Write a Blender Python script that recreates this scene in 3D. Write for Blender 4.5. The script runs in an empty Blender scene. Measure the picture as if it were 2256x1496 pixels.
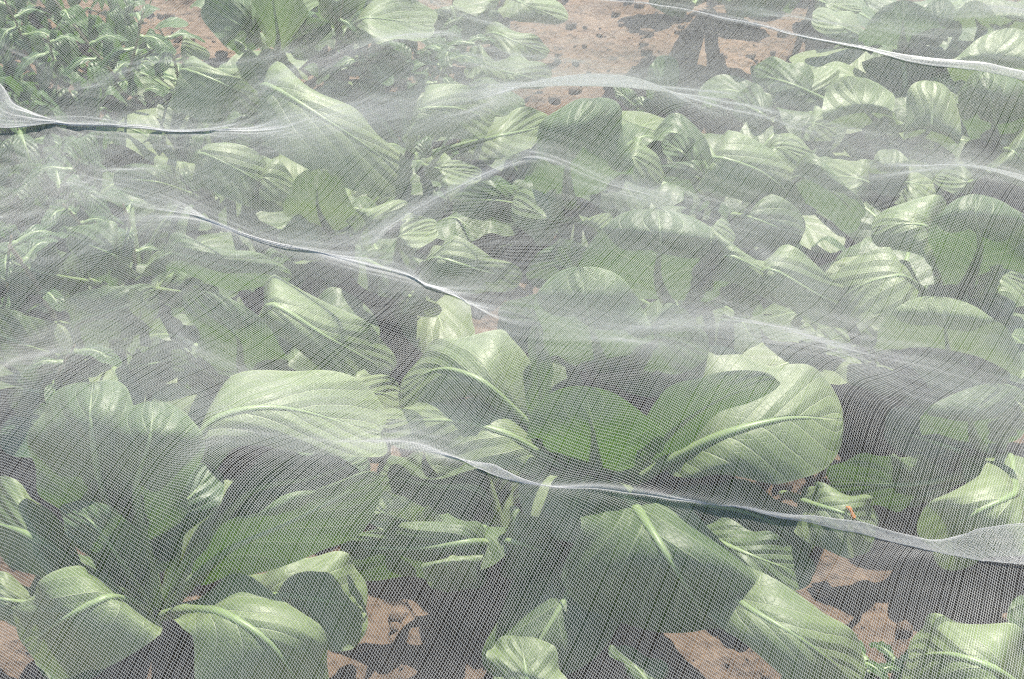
import bpy, math, random
import numpy as np

random.seed(7)
rng = np.random.default_rng(11)
C = bpy.context.scene.collection
rad = math.radians

# ------------------------------------------------------------------ camera
W0, H0 = 2256.0, 1496.0
HFOV = rad(40.0)
FPX = W0 / 2 / math.tan(HFOV / 2)
CAM_H, PITCH = 0.75, rad(36.0)
FWD = np.array([0, math.cos(PITCH), -math.sin(PITCH)])
UPV = np.array([0, math.sin(PITCH), math.cos(PITCH)])


def at(px, py, z):
    """the place in the bed, at height z, that the photograph shows at (px, py)"""
    d = FWD + np.array([1, 0, 0]) * ((px - W0 / 2) / FPX) - UPV * ((py - H0 / 2) / FPX)
    t = (z - CAM_H) / d[2]
    return np.array([0, 0, CAM_H]) + d * t


def link(name, verts, faces, mat, parent=None, uv=None, smooth=True):
    me = bpy.data.meshes.new(name)
    v = np.asarray(verts, dtype=np.float32)
    f = np.asarray(faces, dtype=np.int32)
    n, k = f.shape
    me.vertices.add(len(v)); me.vertices.foreach_set('co', v.ravel())
    me.loops.add(n * k); me.loops.foreach_set('vertex_index', f.ravel())
    me.polygons.add(n)
    me.polygons.foreach_set('loop_start', np.arange(n, dtype=np.int32) * k)
    if smooth:
        me.polygons.foreach_set('use_smooth', np.ones(n, dtype=bool))
    if uv is not None:
        l = me.uv_layers.new(name='UVMap')
        l.data.foreach_set('uv', np.asarray(uv, dtype=np.float32)[f.ravel()].ravel())
    me.update(calc_edges=True); me.validate()
    if mat: me.materials.append(mat)
    o = bpy.data.objects.new(name, me); C.objects.link(o)
    if parent: o.parent = parent
    return o


def tag(o, label, cat, group=None, kind=None):
    o['label'] = label; o['category'] = cat
    if group: o['group'] = group
    if kind: o['kind'] = kind
    return o


def empty(name, loc, label, cat, group=None):
    o = bpy.data.objects.new(name, None); C.objects.link(o)
    o.location = loc; o.empty_display_size = .02
    return tag(o, label, cat, group)


# ------------------------------------------------------------------ materials
class N:
    """small helper round a node tree"""
    def __init__(s, name):
        s.m = bpy.data.materials.new(name); s.m.use_nodes = True
        s.t = s.m.node_tree; s.t.nodes.clear()
        s.out = s.t.nodes.new('ShaderNodeOutputMaterial')

    def n(s, typ, **kw):
        nd = s.t.nodes.new(typ)
        for k, v in kw.items():
            if k.startswith('in_'):
                key = k[3:]
                nd.inputs[int(key) if key.isdigit() else key.replace('_', ' ')].default_value = v
            else: setattr(nd, k, v)
        return nd

    def l(s, a, b): s.t.links.new(a, b)

    def math(s, op, a, b=None, c=None):
        nd = s.t.nodes.new('ShaderNodeMath'); nd.operation = op
        for i, x in enumerate((a, b, c)):
            if x is None: continue
            if isinstance(x, (int, float)): nd.inputs[i].default_value = x
            else: s.l(x, nd.inputs[i])
        return nd.outputs[0]

    def mix(s, f, a, b):
        nd = s.t.nodes.new('ShaderNodeMix'); nd.data_type = 'RGBA'
        for i, x in ((0, f), (6, a), (7, b)):
            if isinstance(x, (int, float)): nd.inputs[i].default_value = x
            elif isinstance(x, tuple): nd.inputs[i].default_value = (*x, 1)
            else: s.l(x, nd.inputs[i])
        return nd.outputs[2]

    def ramp(s, f, lo, hi):
        nd = s.t.nodes.new('ShaderNodeMapRange'); nd.interpolation_type = 'SMOOTHSTEP'
        s.l(f, nd.inputs[0]); nd.inputs[1].default_value = lo; nd.inputs[2].default_value = hi
        return nd.outputs[0]


def leaf_material(name, dark, light, trans, vein, tmix=.38, rough=.42, nv=6.5):
    g = N(name)
    uv = g.n('ShaderNodeUVMap', uv_map='UVMap')
    sep = g.n('ShaderNodeSeparateXYZ'); g.l(uv.outputs[0], sep.inputs[0])
    u, v = sep.outputs[0], sep.outputs[1]
    tc = g.n('ShaderNodeTexCoord')
    info = g.n('ShaderNodeObjectInfo')
    nz = g.n('ShaderNodeTexNoise', in_Scale=14.0, in_Detail=3.0); g.l(tc.outputs['Object'], nz.inputs['Vector'])
    warp = g.math('MULTIPLY', g.math('SUBTRACT', nz.outputs[0], .5), .9)
    side = g.math('SUBTRACT', v, .5)
    av = g.math('MULTIPLY', g.math('ABSOLUTE', side), 2.0)
    sgn = g.math('MULTIPLY', g.math('GREATER_THAN', side, 0.0), .47)
    ph = g.math('ADD', g.math('ADD', g.math('SUBTRACT', g.math('MULTIPLY', u, nv), g.math('MULTIPLY', g.math('POWER', av, .8), 2.3)), sgn), warp)
    ph = g.math('ADD', ph, info.outputs['Random'])
    fr = g.math('ABSOLUTE', g.math('SUBTRACT', g.math('FRACT', ph), .5))
    wid = g.math('MULTIPLY_ADD', av, -.035, .06)
    lat = g.math('SUBTRACT', 1.0, g.ramp(g.math('DIVIDE', fr, wid), .25, 1.0))
    lat = g.math('MULTIPLY', lat, g.math('SUBTRACT', 1.0, g.ramp(av, .6, 1.0)))
    mw = g.math('MULTIPLY_ADD', u, -.055, .07)
    mid = g.math('SUBTRACT', 1.0, g.ramp(g.math('DIVIDE', av, mw), .5, 1.3))
    n2 = g.n('ShaderNodeTexVoronoi', in_Scale=170.0, feature='DISTANCE_TO_EDGE'); g.l(tc.outputs['Object'], n2.inputs['Vector'])
    fine = g.math('SUBTRACT', 1.0, g.ramp(n2.outputs[0], .0, .10))
    veins = g.math('MAXIMUM', g.math('MULTIPLY', lat, .75), mid)
    veins2 = g.math('MAXIMUM', veins, g.math('MULTIPLY', fine, .12))
    n3 = g.n('ShaderNodeTexNoise', in_Scale=22.0, in_Detail=4.0, in_Roughness=.6); g.l(tc.outputs['Object'], n3.inputs['Vector'])
    tone = g.math('ADD', g.math('MULTIPLY', g.ramp(n3.outputs[0], .3, .7), .55), g.math('MULTIPLY', info.outputs['Random'], .45))
    base = g.mix(tone, dark, light)
    edge = g.ramp(av, .93, 1.0)
    base = g.mix(g.math('MULTIPLY', edge, .4), base, vein)
    base = g.mix(veins2, base, vein)
    # small feeding spots and dust, each with its own shape
    n4 = g.n('ShaderNodeTexNoise', in_Scale=160.0, in_Detail=2.0); g.l(tc.outputs['Object'], n4.inputs['Vector'])
    spot = g.ramp(n4.outputs[0], .76, .80)
    base = g.mix(g.math('MULTIPLY', spot, .6), base, (.16, .15, .09))
    bh = g.math('ADD', g.math('MULTIPLY', veins2, -.7), g.math('MULTIPLY', n3.outputs[0], .8))
    puff = g.math('MULTIPLY', g.math('SUBTRACT', .5, fr), -1.0)
    bh = g.math('ADD', bh, g.math('MULTIPLY', puff, 1.1))
    bump = g.n('ShaderNodeBump', in_Strength=.5, in_Distance=.0032); g.l(bh, bump.inputs['Height'])
    p = g.n('ShaderNodeBsdfPrincipled', in_Roughness=rough)
    g.l(base, p.inputs['Base Color']); g.l(bump.outputs[0], p.inputs['Normal'])
    p.inputs['Specular IOR Level'].default_value = .5
    tr = g.n('ShaderNodeBsdfTranslucent'); g.l(g.mix(veins, trans, vein), tr.inputs[0]); g.l(bump.outputs[0], tr.inputs[1])
    mx = g.n('ShaderNodeMixShader', in_0=tmix); g.l(p.outputs[0], mx.inputs[1]); g.l(tr.outputs[0], mx.inputs[2])
    g.l(mx.outputs[0], g.out.inputs[0])
    return g.m


M_LEAF = leaf_material('bok_choy_leaf', (.070, .125, .044), (.125, .190, .072), (.10, .21, .035), (.34, .43, .22), tmix=.26, rough=.47)
M_PALE = leaf_material('bok_choy_pale_leaf', (.155, .225, .085), (.240, .308, .140), (.17, .28, .06), (.42, .49, .28), tmix=.24, rough=.47)  # paler copy of the leaf green: sunlit waxy sheen put into the colour
M_YOUNG = leaf_material('young_leaf', (.075, .165, .035), (.120, .230, .055), (.09, .20, .02), (.30, .42, .15), tmix=.32)
M_DARK = leaf_material('shaded_leaf', (.050, .100, .042), (.080, .140, .062), (.06, .13, .03), (.22, .30, .14), tmix=.15, rough=.45)  # darker, less translucent leaf copy: shade put into the colour
M_WEED = leaf_material('weed_leaf', (.048, .115, .032), (.085, .170, .050), (.10, .22, .03), (.24, .34, .15), tmix=.34, nv=5)


def stem_material(name, a, b):
    g = N(name)
    tc = g.n('ShaderNodeTexCoord')
    nz = g.n('ShaderNodeTexNoise', in_Scale=60.0, in_Detail=3.0); g.l(tc.outputs['Object'], nz.inputs['Vector'])
    p = g.n('ShaderNodeBsdfPrincipled', in_Roughness=.4)
    g.l(g.mix(nz.outputs[0], a, b), p.inputs['Base Color'])
    bump = g.n('ShaderNodeBump', in_Strength=.3, in_Distance=.001); g.l(nz.outputs[0], bump.inputs['Height']); g.l(bump.outputs[0], p.inputs['Normal'])
    tr = g.n('ShaderNodeBsdfTranslucent', in_Color=(*b, 1))
    mx = g.n('ShaderNodeMixShader', in_0=.25); g.l(p.outputs[0], mx.inputs[1]); g.l(tr.outputs[0], mx.inputs[2])
    g.l(mx.outputs[0], g.out.inputs[0])
    return g.m


M_RIB = stem_material('midrib', (.22, .34, .12), (.36, .46, .22))
M_STALK = stem_material('weed_stalk', (.34, .30, .20), (.42, .36, .26))

g = N('soil')
tc = g.n('ShaderNodeTexCoord')
a = g.n('ShaderNodeTexNoise', in_Scale=9.0, in_Detail=8.0, in_Roughness=.65); g.l(tc.outputs['Object'], a.inputs['Vector'])
b = g.n('ShaderNodeTexNoise', in_Scale=95.0, in_Detail=6.0, in_Roughness=.7); g.l(tc.outputs['Object'], b.inputs['Vector'])
vo = g.n('ShaderNodeTexVoronoi', in_Scale=130.0); g.l(tc.outputs['Object'], vo.inputs['Vector'])
col = g.mix(g.ramp(a.outputs[0], .3, .7), (.115, .080, .054), (.225, .160, .110))
col = g.mix(g.math('MULTIPLY', g.ramp(b.outputs[0], .52, .75), .65), col, (.36, .265, .185))
col = g.mix(g.math('MULTIPLY', g.ramp(b.outputs[0], .5, .3), .6), col, (.07, .046, .034))
bh = g.math('ADD', b.outputs[0], g.math('MULTIPLY', vo.outputs[0], .5))
bump = g.n('ShaderNodeBump', in_Strength=.9, in_Distance=.006); g.l(bh, bump.inputs['Height'])
p = g.n('ShaderNodeBsdfPrincipled', in_Roughness=.95); p.inputs['Specular IOR Level'].default_value = .1
g.l(col, p.inputs['Base Color']); g.l(bump.outputs[0], p.inputs['Normal']); g.l(p.outputs[0], g.out.inputs[0])
M_SOIL = g.m

g = N('net_thread')
p = g.n('ShaderNodeBsdfPrincipled', in_Roughness=.32)
p.inputs['Base Color'].default_value = (.78, .79, .78, 1); p.inputs['Specular IOR Level'].default_value = .6
tr = g.n('ShaderNodeBsdfTranslucent', in_Color=(.84, .85, .84, 1))
mx = g.n('ShaderNodeMixShader', in_0=.45); g.l(p.outputs[0], mx.inputs[1]); g.l(tr.outputs[0], mx.inputs[2])
g.l(mx.outputs[0], g.out.inputs[0])
M_NET = g.m

g = N('dry_fragment')
p = g.n('ShaderNodeBsdfPrincipled', in_Roughness=.6); p.inputs['Base Color'].default_value = (.42, .17, .04, 1)
g.l(p.outputs[0], g.out.inputs[0]); M_DRY = g.m

# ------------------------------------------------------------------ smooth noise for geometry
def vnoise(x, y, scale, seed):
    r = np.random.default_rng(seed)
    G = r.random((64, 64))
    X, Y = x * scale + 100.37, y * scale + 100.71
    xi, yi = np.floor(X).astype(int), np.floor(Y).astype(int)
    fx, fy = X - xi, Y - yi
    fx = fx * fx * (3 - 2 * fx); fy = fy * fy * (3 - 2 * fy)
    q = lambda a, b: G[(xi + a) % 64, (yi + b) % 64]
    return (q(0, 0) * (1 - fx) + q(1, 0) * fx) * (1 - fy) + (q(0, 1) * (1 - fx) + q(1, 1) * fx) * fy - .5


# ------------------------------------------------------------------ obstacle grid that the net lies on
GX0, GX1, GY0, GY1, GS = -1.25, 1.25, .30, 2.60, .01
NX, NY = int((GX1 - GX0) / GS), int((GY1 - GY0) / GS)
OBS = np.full((NX, NY), .022)


def press(P):
    P = np.asarray(P)
    i = ((P[:, 0] - GX0) / GS).astype(int); j = ((P[:, 1] - GY0) / GS).astype(int)
    ok = (i >= 0) & (i < NX) & (j >= 0) & (j < NY)
    np.maximum.at(OBS, (i[ok], j[ok]), P[ok, 2])


# ------------------------------------------------------------------ leaves
def spline(pts, ts, t):
    """Catmull-Rom through pts at parameters ts"""
    P = np.asarray(pts, float)
    if len(P) == 2:
        return P[0] + (P[1] - P[0]) * t[:, None]
    m = np.zeros_like(P)
    for i in range(len(P)):
        a, b = max(i - 1, 0), min(i + 1, len(P) - 1)
        m[i] = (P[b] - P[a]) / (ts[b] - ts[a])
    k = np.clip(np.searchsorted(ts, t, side='right') - 1, 0, len(P) - 2)
    h = (ts[k + 1] - ts[k]); s = (t - ts[k]) / h
    s = s[:, None]; h = h[:, None]
    return ((2 * s**3 - 3 * s**2 + 1) * P[k] + (s**3 - 2 * s**2 + s) * h * m[k]
            + (-2 * s**3 + 3 * s**2) * P[k + 1] + (s**3 - s**2) * h * m[k + 1])


def tube(C0, R, flat=1.0, n=8):
    C0 = np.asarray(C0); m = len(C0)
    T = np.gradient(C0, axis=0); T /= np.linalg.norm(T, axis=1)[:, None] + 1e-9
    up = np.array([0, 0, 1.0])
    S = np.cross(T, up); S /= np.linalg.norm(S, axis=1)[:, None] + 1e-9
    U = np.cross(S, T)
    a = np.arange(n) * 2 * math.pi / n
    V = (C0[:, None, :] + S[:, None, :] * (np.cos(a)[None, :, None] * R[:, None, None] * flat)
         + U[:, None, :] * (np.sin(a)[None, :, None] * R[:, None, None]))
    i, j = np.meshgrid(np.arange(m - 1), np.arange(n), indexing='ij')
    F = np.stack([i * n + j, i * n + (j + 1) % n, (i + 1) * n + (j + 1) % n, (i + 1) * n + j], -1).reshape(-1, 4)
    return V.reshape(-1, 3), F


def leaf_geo(base, M, L, R, bf, ruffle, seed, nu=40, nw=22, te=.45):
    """a leaf through base, midrib points M (the last one is the tip) and the edge points L, R beside the inner midrib points"""
    P = np.array([base] + list(M))
    d = np.linalg.norm(np.diff(P, axis=0), axis=1) + 1e-6
    ts = np.concatenate([[0], np.cumsum(d)]); ts /= ts[-1]
    tb = bf * ts[1]
    tau = 1 - (1 - np.linspace(0, 1, nu))**1.6 * 1.0
    t = tb + (1 - tb) * tau
    mid = spline(P, ts, t)
    env = lambda x: np.clip(x, 0, 1)**.55 * np.clip(1 - x, 0, 1)**te
    tst = (ts[1:-1] - tb) / (1 - tb)
    def side(E):
        off = np.array([np.asarray(e) - np.asarray(m) for e, m in zip(E, M[:-1])]) / env(tst)[:, None]
        if len(off) == 1: o = np.repeat(off, nu, 0)
        else:
            q_ = np.clip((tau - tst[0]) / (tst[-1] - tst[0]) * 1.15 - .075, 0, 1); q_ = (q_ * q_ * (3 - 2 * q_))[:, None]
            o = off[0] * (1 - q_) + off[-1] * q_
        return o * env(tau)[:, None]
    l, r = side(L), side(R)
    v = np.linspace(-1, 1, nw)
    A = (r - l) / 2; B = (r + l) / 2
    V = mid[:, None, :] + A[:, None, :] * v[None, :, None] + B[:, None, :] * (v**2)[None, :, None]
    T = np.gradient(V, axis=0); S = np.gradient(V, axis=1)
    Nn = np.cross(S, T); Nn /= np.linalg.norm(Nn, axis=2)[:, :, None] + 1e-9
    if Nn[nu // 2, nw // 2, 2] < 0: Nn = -Nn
    r_ = np.random.default_rng(seed)
    p1, p2, f1 = r_.random() * 6.3, r_.random() * 6.3, 1.3 + r_.random() * 1.6
    wv = np.abs(v)[None, :]**2 * (np.where(v > 0, 1, 0)[None, :] * np.sin(6.28 * f1 * tau + p1)[:, None]
                                  + np.where(v <= 0, 1, 0)[None, :] * np.sin(6.28 * f1 * 1.15 * tau + p2)[:, None])
    wv = wv * (np.clip(tau * 3, 0, 1) * np.clip((1 - tau) * 4, 0, 1))[:, None]
    q = np.cos(2 * math.pi * (tau[:, None] * 6.5 - np.abs(v)[None, :]**.8 * 2.3)) * (1 - np.abs(v)[None, :]**2) * np.clip(np.abs(v)[None, :] * 4, 0, 1)
    sz = np.linalg.norm(r - l, axis=1).max()
    qa = .0009 * min(1, sz / .11)**2 * (.25 + .75 * r_.random())
    groove = -np.exp(-(v / .09)**2)[None, :] * np.clip(1 - tau, 0, 1)[:, None]
    V = V + Nn * (ruffle * wv + qa * q + .0016 * groove)[:, :, None]
    i, j = np.meshgrid(np.arange(nu - 1), np.arange(nw - 1), indexing='ij')
    F = np.stack([i * nw + j, i * nw + j + 1, (i + 1) * nw + j + 1, (i + 1) * nw + j], -1).reshape(-1, 4)
    UV = np.stack(np.broadcast_arrays(tau[:, None], (v / 2 + .5)[None, :]), -1).reshape(-1, 2)
    # stalk and midrib: from the crown of the plant to near the tip
    tt = np.linspace(0, tb + (1 - tb) * .86, 30)
    c = spline(P, ts, tt)
    x = np.clip((tt - tb) / (1 - tb), 0, 1)
    size = np.linalg.norm(r - l, axis=1).max()
    rr = np.where(tt < tb, 1.0, (1 - x)**1.3) * min(.0042, .035 * size + .001) + .0004
    c = c.copy(); c[:, 2] -= .0011 * (tt > tb)
    RV, RF = tube(c, rr, 1.5)
    return V.reshape(-1, 3), F, UV, RV, RF


SEED = [100]


def add_leaf(root, base, M, L, R, mat, bf=.55, ruffle=.004, label=None, te=.45):
    SEED[0] += 1
    V, F, UV, RV, RF = leaf_geo(np.asarray(base), [np.asarray(m) for m in M], L, R, bf, ruffle, SEED[0], te=te)
    press(V)
    o0 = np.array(root.location)
    lf = link('leaf', V - o0, F, mat, root, UV)
    if label: lf['label'] = label
    link('midrib', RV - o0, RF, M_RIB, lf)
    return lf


def px3(p, zdef):
    return at(p[0], p[1], p[2] if len(p) > 2 else zdef)


# plant: (crown px, py), label, leaves [(mat, midrib points with heights, left edge points, right edge points, drop), ...], filler leaves
D, P_, Y = 'd', 'p', 'y'
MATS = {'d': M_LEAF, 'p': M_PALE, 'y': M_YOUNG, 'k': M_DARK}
PLANTS = []


def plant(cx, cy, label, leaves, fill=4, fr=.10):
    PLANTS.append((cx, cy, label, leaves, fill, fr))


plant(1330, 1075, 'largest bok choy, with a bright upright heart leaf, right of the lower middle', [
    (P_, [(1130, 960, .11), (1000, 925, .115), (835, 930, .10)], [(1090, 868, .13), (965, 884, .11)], [(1130, 1038, .08), (985, 1005, .08)]),
    (Y, [(1312, 1012, .09), (1306, 945, .145), (1288, 850, .175)], [(1225, 995, .10), (1160, 942, .155)], [(1405, 1012, .10), (1455, 957, .155)]),
    (D, [(1480, 950, .13), (1600, 870, .185), (1712, 838, .20)], [(1440, 890, .16), (1575, 822, .20)], [(1530, 960, .12), (1645, 885, .17)]),
    (P_, [(1570, 965, .09), (1730, 920, .10), (1858, 925, .08)], [(1545, 785, .13), (1730, 800, .12)], [(1540, 1045, .055), (1740, 1062, .05)]),
    (D, [(1200, 900, .13), (1185, 800, .175), (1180, 715, .20)], [(1168, 895, .13), (1160, 800, .17)], [(1222, 890, .13), (1205, 790, .175)]),
    (P_, [(1080, 850, .14), (980, 810, .14), (882, 850, .10)], [(1125, 728, .17), (990, 752, .15)], [(1075, 892, .10), (950, 898, .09)]),
    (D, [(1392, 1105, .11), (1472, 1225, .118), (1565, 1385, .055)], [(1285, 1150, .10), (1245, 1290, .065)], [(1500, 1105, .105), (1648, 1245, .095)]),
    (D, [(1260, 1290, .055), (1195, 1400, .045), (1130, 1500, .02)], [(1130, 1290, .04), (1072, 1400, .03)], [(1385, 1330, .05), (1335, 1425, .03)]),
    (P_, [(1640, 1330, .085), (1765, 1405, .085), (1898, 1505, .035)], [(1660, 1262, .085), (1820, 1340, .07)], [(1590, 1385, .065), (1740, 1490, .045)]),
    (D, [(1640, 1215, .05), (1790, 1270, .03)], [(1680, 1170, .055)], [(1630, 1280, .04)]),
    (D, [(1560, 1110, .05), (1680, 1140, .04), (1790, 1210, .02)], [(1590, 1060, .05), (1720, 1095, .04)], [(1550, 1160, .035), (1660, 1200, .02)]),
], fill=3)

plant(335, 1335, 'bok choy with broad pale spreading leaves in the lower left corner', [
    (P_, [(480, 1345, .115), (600, 1420, .11), (690, 1570, .05)], [(550, 1265, .12), (695, 1385, .085)], [(405, 1385, .10), (450, 1530, .06)]),
    (P_, [(600, 1310, .075), (705, 1320, .075), (806, 1340, .045)], [(620, 1242, .09), (735, 1215, .08)], [(640, 1400, .04), (735, 1435, .03)]),
    (D, [(500, 1210, .12), (650, 1140, .15), (835, 1048, .14)], [(470, 1182, .14), (640, 1100, .165)], [(520, 1265, .09), (710, 1225, .09)]),
    (D, [(270, 1240, .11), (215, 1160, .14), (152, 1108, .14)], [(190, 1235, .11), (150, 1165, .13)], [(322, 1215, .12), (275, 1135, .15)]),
    (P_, [(240, 1312, .125), (150, 1355, .12), (55, 1425, .07)], [(190, 1248, .12), (85, 1290, .11)], [(355, 1395, .08), (220, 1472, .055)]),
    (P_, [(90, 1190, .10), (-40, 1140, .08)], [(70, 1083, .115)], [(120, 1290, .07)]),
    (D, [(220, 1050, .15), (200, 925, .19), (205, 842, .195)], [(70, 1040, .12), (85, 915, .16)], [(330, 1060, .15), (305, 895, .185)]),
    (D, [(300, 1080, .15), (330, 960, .195), (340, 883, .20)], [(180, 1090, .11), (240, 960, .18)], [(420, 1080, .13), (440, 960, .18)]),
    (P_, [(20, 1320, .08), (-60, 1300, .07)], [(20, 1272, .085)], [(20, 1380, .05)]),
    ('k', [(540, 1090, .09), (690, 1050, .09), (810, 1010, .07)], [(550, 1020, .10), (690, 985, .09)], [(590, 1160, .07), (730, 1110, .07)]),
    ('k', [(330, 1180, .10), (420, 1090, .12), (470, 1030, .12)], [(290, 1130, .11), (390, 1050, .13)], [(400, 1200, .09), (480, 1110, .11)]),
    (P_, [(450, 945, .14), (600, 895, .15), (838, 955, .105)], [(500, 842, .155), (680, 808, .14)], [(500, 1000, .12), (680, 1000, .10)]),
], fill=3)

plant(590, 890, 'bok choy with a long pale leaf sweeping right, left of the middle', [
    (D, [(530, 800, .12), (520, 735, .16), (435, 643, .18)], [(430, 800, .11), (430, 715, .15)], [(632, 815, .12), (590, 715, .17)]),
    (P_, [(590, 670, .16), (720, 740, .14), (862, 818, .085)], [(600, 605, .17), (780, 700, .13)], [(590, 735, .13), (710, 815, .10)]),
    (P_, [(780, 860, .10), (880, 870, .07)], [(800, 818, .10)], [(800, 950, .06)]),
    (D, [(440, 810, .12), (380, 790, .11)], [(420, 770, .13)], [(420, 850, .10)]),
    (D, [(720, 960, .08), (860, 990, .05)], [(760, 900, .08)], [(740, 1020, .05)]),
], fill=4)

plant(1110, 1180, 'low bok choy leaf cluster over bare soil, under the lowest net fold', [
    (D, [(1040, 1190, .085), (920, 1205, .08), (752, 1205, .06)], [(1030, 1140, .09), (880, 1160, .085)], [(1050, 1290, .045), (880, 1280, .045)]),
    (P_, [(985, 1235, .085), (1000, 1302, .04)], [(935, 1255, .07)], [(1055, 1240, .07)]),
    (D, [(1130, 1190, .08), (1240, 1230, .045)], [(1140, 1120, .09)], [(1120, 1280, .045)]),
    (P_, [(850, 1130, .10), (800, 1090, .11)], [(810, 1150, .10)], [(890, 1100, .11)]),
    (D, [(1060, 1080, .06), (960, 1070, .06), (830, 1040, .04)], [(1080, 1020, .06), (960, 1010, .06)], [(1040, 1140, .05), (920, 1130, .05)]),
], fill=3)

plant(230, 800, 'dark bok choy at the left edge among weeds, its crown in shade', [
    (D, [(170, 710, .13), (280, 670, .145), (345, 640, .14)], [(140, 670, .14), (270, 630, .155)], [(210, 760, .11), (320, 720, .12)]),
    (P_, [(310, 690, .14), (292, 635, .16)], [(285, 680, .14)], [(338, 690, .14)]),
    (D, [(60, 760, .12), (-40, 720, .12)], [(60, 690, .14)], [(50, 830, .09)]),
    (D, [(100, 860, .07), (20, 850, .06)], [(90, 810, .08)], [(80, 930, .05)]),
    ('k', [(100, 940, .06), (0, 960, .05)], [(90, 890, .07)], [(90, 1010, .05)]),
    (D, [(330, 800, .10), (420, 780, .09)], [(350, 750, .11)], [(340, 860, .08)]),
], fill=4)

plant(300, 620, 'bok choy with a narrow yellow-edged leaf under the broad left net fold', [
    (D, [(380, 555, .17), (500, 585, .165), (642, 610, .13)], [(400, 515, .18), (520, 550, .17)], [(370, 600, .14), (500, 628, .13)]),
    (D, [(250, 560, .15), (150, 520, .15)], [(260, 500, .16)], [(230, 620, .12)]),
    (D, [(100, 600, .13), (-20, 560, .13)], [(110, 540, .14)], [(100, 660, .11)]),
    (D, [(400, 640, .11), (480, 650, .09)], [(420, 600, .12)], [(400, 690, .08)]),
], fill=4)

plant(1350, 850, 'bok choy with a glossy sunlit leaf standing just behind the large middle one', [
    (D, [(1310, 740, .15), (1290, 660, .185), (1280, 588, .20)], [(1195, 755, .13), (1185, 655, .175)], [(1440, 740, .15), (1405, 650, .18)]),
    (D, [(1440, 740, .15), (1560, 770, .12)], [(1460, 670, .17)], [(1450, 820, .11)]),
    (D, [(1230, 720, .12), (1100, 700, .11)], [(1210, 660, .14)], [(1200, 790, .10)]),
    (P_, [(1600, 790, .10), (1500, 755, .12)], [(1540, 750, .12)], [(1560, 830, .09)]),
], fill=3)

plant(1500, 690, 'bok choy with a broad dark leaf, pale along its top, right of the middle', [
    (D, [(1450, 610, .13), (1455, 520, .19), (1450, 460, .20)], [(1285, 620, .11), (1320, 510, .18)], [(1625, 640, .11), (1615, 535, .175)]),
    (P_, [(1600, 560, .175), (1690, 600, .16), (1780, 660, .12)], [(1560, 515, .19), (1660, 560, .17)], [(1590, 620, .14), (1680, 655, .13)]),
    (P_, [(1690, 590, .165), (1790, 640, .145), (1897, 697, .10)], [(1730, 549, .17), (1850, 622, .14)], [(1680, 645, .13), (1775, 702, .11)]),
    (D, [(1230, 580, .13), (1158, 605, .11)], [(1240, 525, .15)], [(1250, 640, .10)]),
    (Y, [(1655, 695, .10), (1598, 632, .13)], [(1615, 690, .11)], [(1680, 680, .11)]),
    (P_, [(1570, 500, .185), (1618, 530, .17)], [(1585, 475, .19)], [(1560, 530, .18)]),
], fill=4)

plant(2090, 690, 'bok choy with wide pale domed leaves near the right edge, at mid height', [
    (P_, [(1990, 605, .15), (1900, 625, .145), (1812, 690, .11)], [(1960, 553, .165), (1850, 585, .145)], [(2000, 690, .12), (1900, 700, .11)]),
    (P_, [(2045, 500, .16), (1980, 492, .165), (1920, 508, .15)], [(2070, 435, .18), (1970, 447, .17)], [(2050, 575, .13), (1970, 552, .13)]),
    (D, [(2160, 550, .15), (2150, 475, .19), (2150, 427, .20)], [(2055, 570, .13), (2060, 480, .18)], [(2275, 600, .12), (2262, 490, .17)]),
    (P_, [(2090, 770, .12), (2080, 700, .16), (2070, 653, .17)], [(1930, 775, .10), (1960, 690, .15)], [(2255, 830, .10), (2205, 712, .15)]),
    (P_, [(2200, 605, .14), (2290, 650, .12)], [(2200, 583, .15)], [(2190, 640, .13)]),
], fill=4)

plant(1940, 830, 'small half hidden bok choy in the shade below the pale domed one', [
    (P_, [(1930, 745, .09), (1990, 740, .09)], [(1900, 722, .10)], [(1930, 770, .08)]),
    (P_, [(1770, 705, .09), (1740, 715, .085)], [(1770, 690, .10)], [(1790, 730, .08)]),
    (P_, [(1890, 780, .08), (1855, 770, .08)], [(1880, 757, .09)], [(1910, 795, .07)]),
    (D, [(2040, 900, .06), (2120, 900, .05)], [(2050, 850, .07)], [(2040, 950, .04)]),
], fill=4)

plant(2200, 1010, 'glossy veined bok choy cut by the right edge, above the long white fold', [
    (P_, [(2235, 1085, .13), (2145, 1130, .13), (2052, 1205, .075)], [(2160, 1035, .13), (2060, 1095, .11)], [(2265, 1215, .10), (2160, 1240, .07)]),
    (D, [(2010, 1065, .07), (1830, 1062, .065)], [(1960, 1002, .095)], [(1960, 1120, .045)]),
    (P_, [(2050, 1085, .055), (1980, 1108, .04)], [(2030, 1072, .06)], [(2040, 1110, .04)]),
    (D, [(2140, 920, .13), (2190, 845, .15)], [(2030, 920, .12)], [(2270, 920, .13)]),
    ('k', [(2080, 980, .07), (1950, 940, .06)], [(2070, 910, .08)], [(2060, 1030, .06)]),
    (P_, [(2240, 890, .14), (2290, 920, .12)], [(2200, 855, .15)], [(2250, 930, .12)]),
], fill=3)

plant(1720, 1065, 'leaf of a small bok choy with an orange blemish, right of the large middle plant', [
    (P_, [(1800, 1110, .075), (1865, 1130, .08), (1930, 1165, .055)], [(1805, 1068, .085), (1895, 1088, .08)], [(1770, 1190, .045), (1860, 1225, .035)]),
], fill=0)

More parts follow.
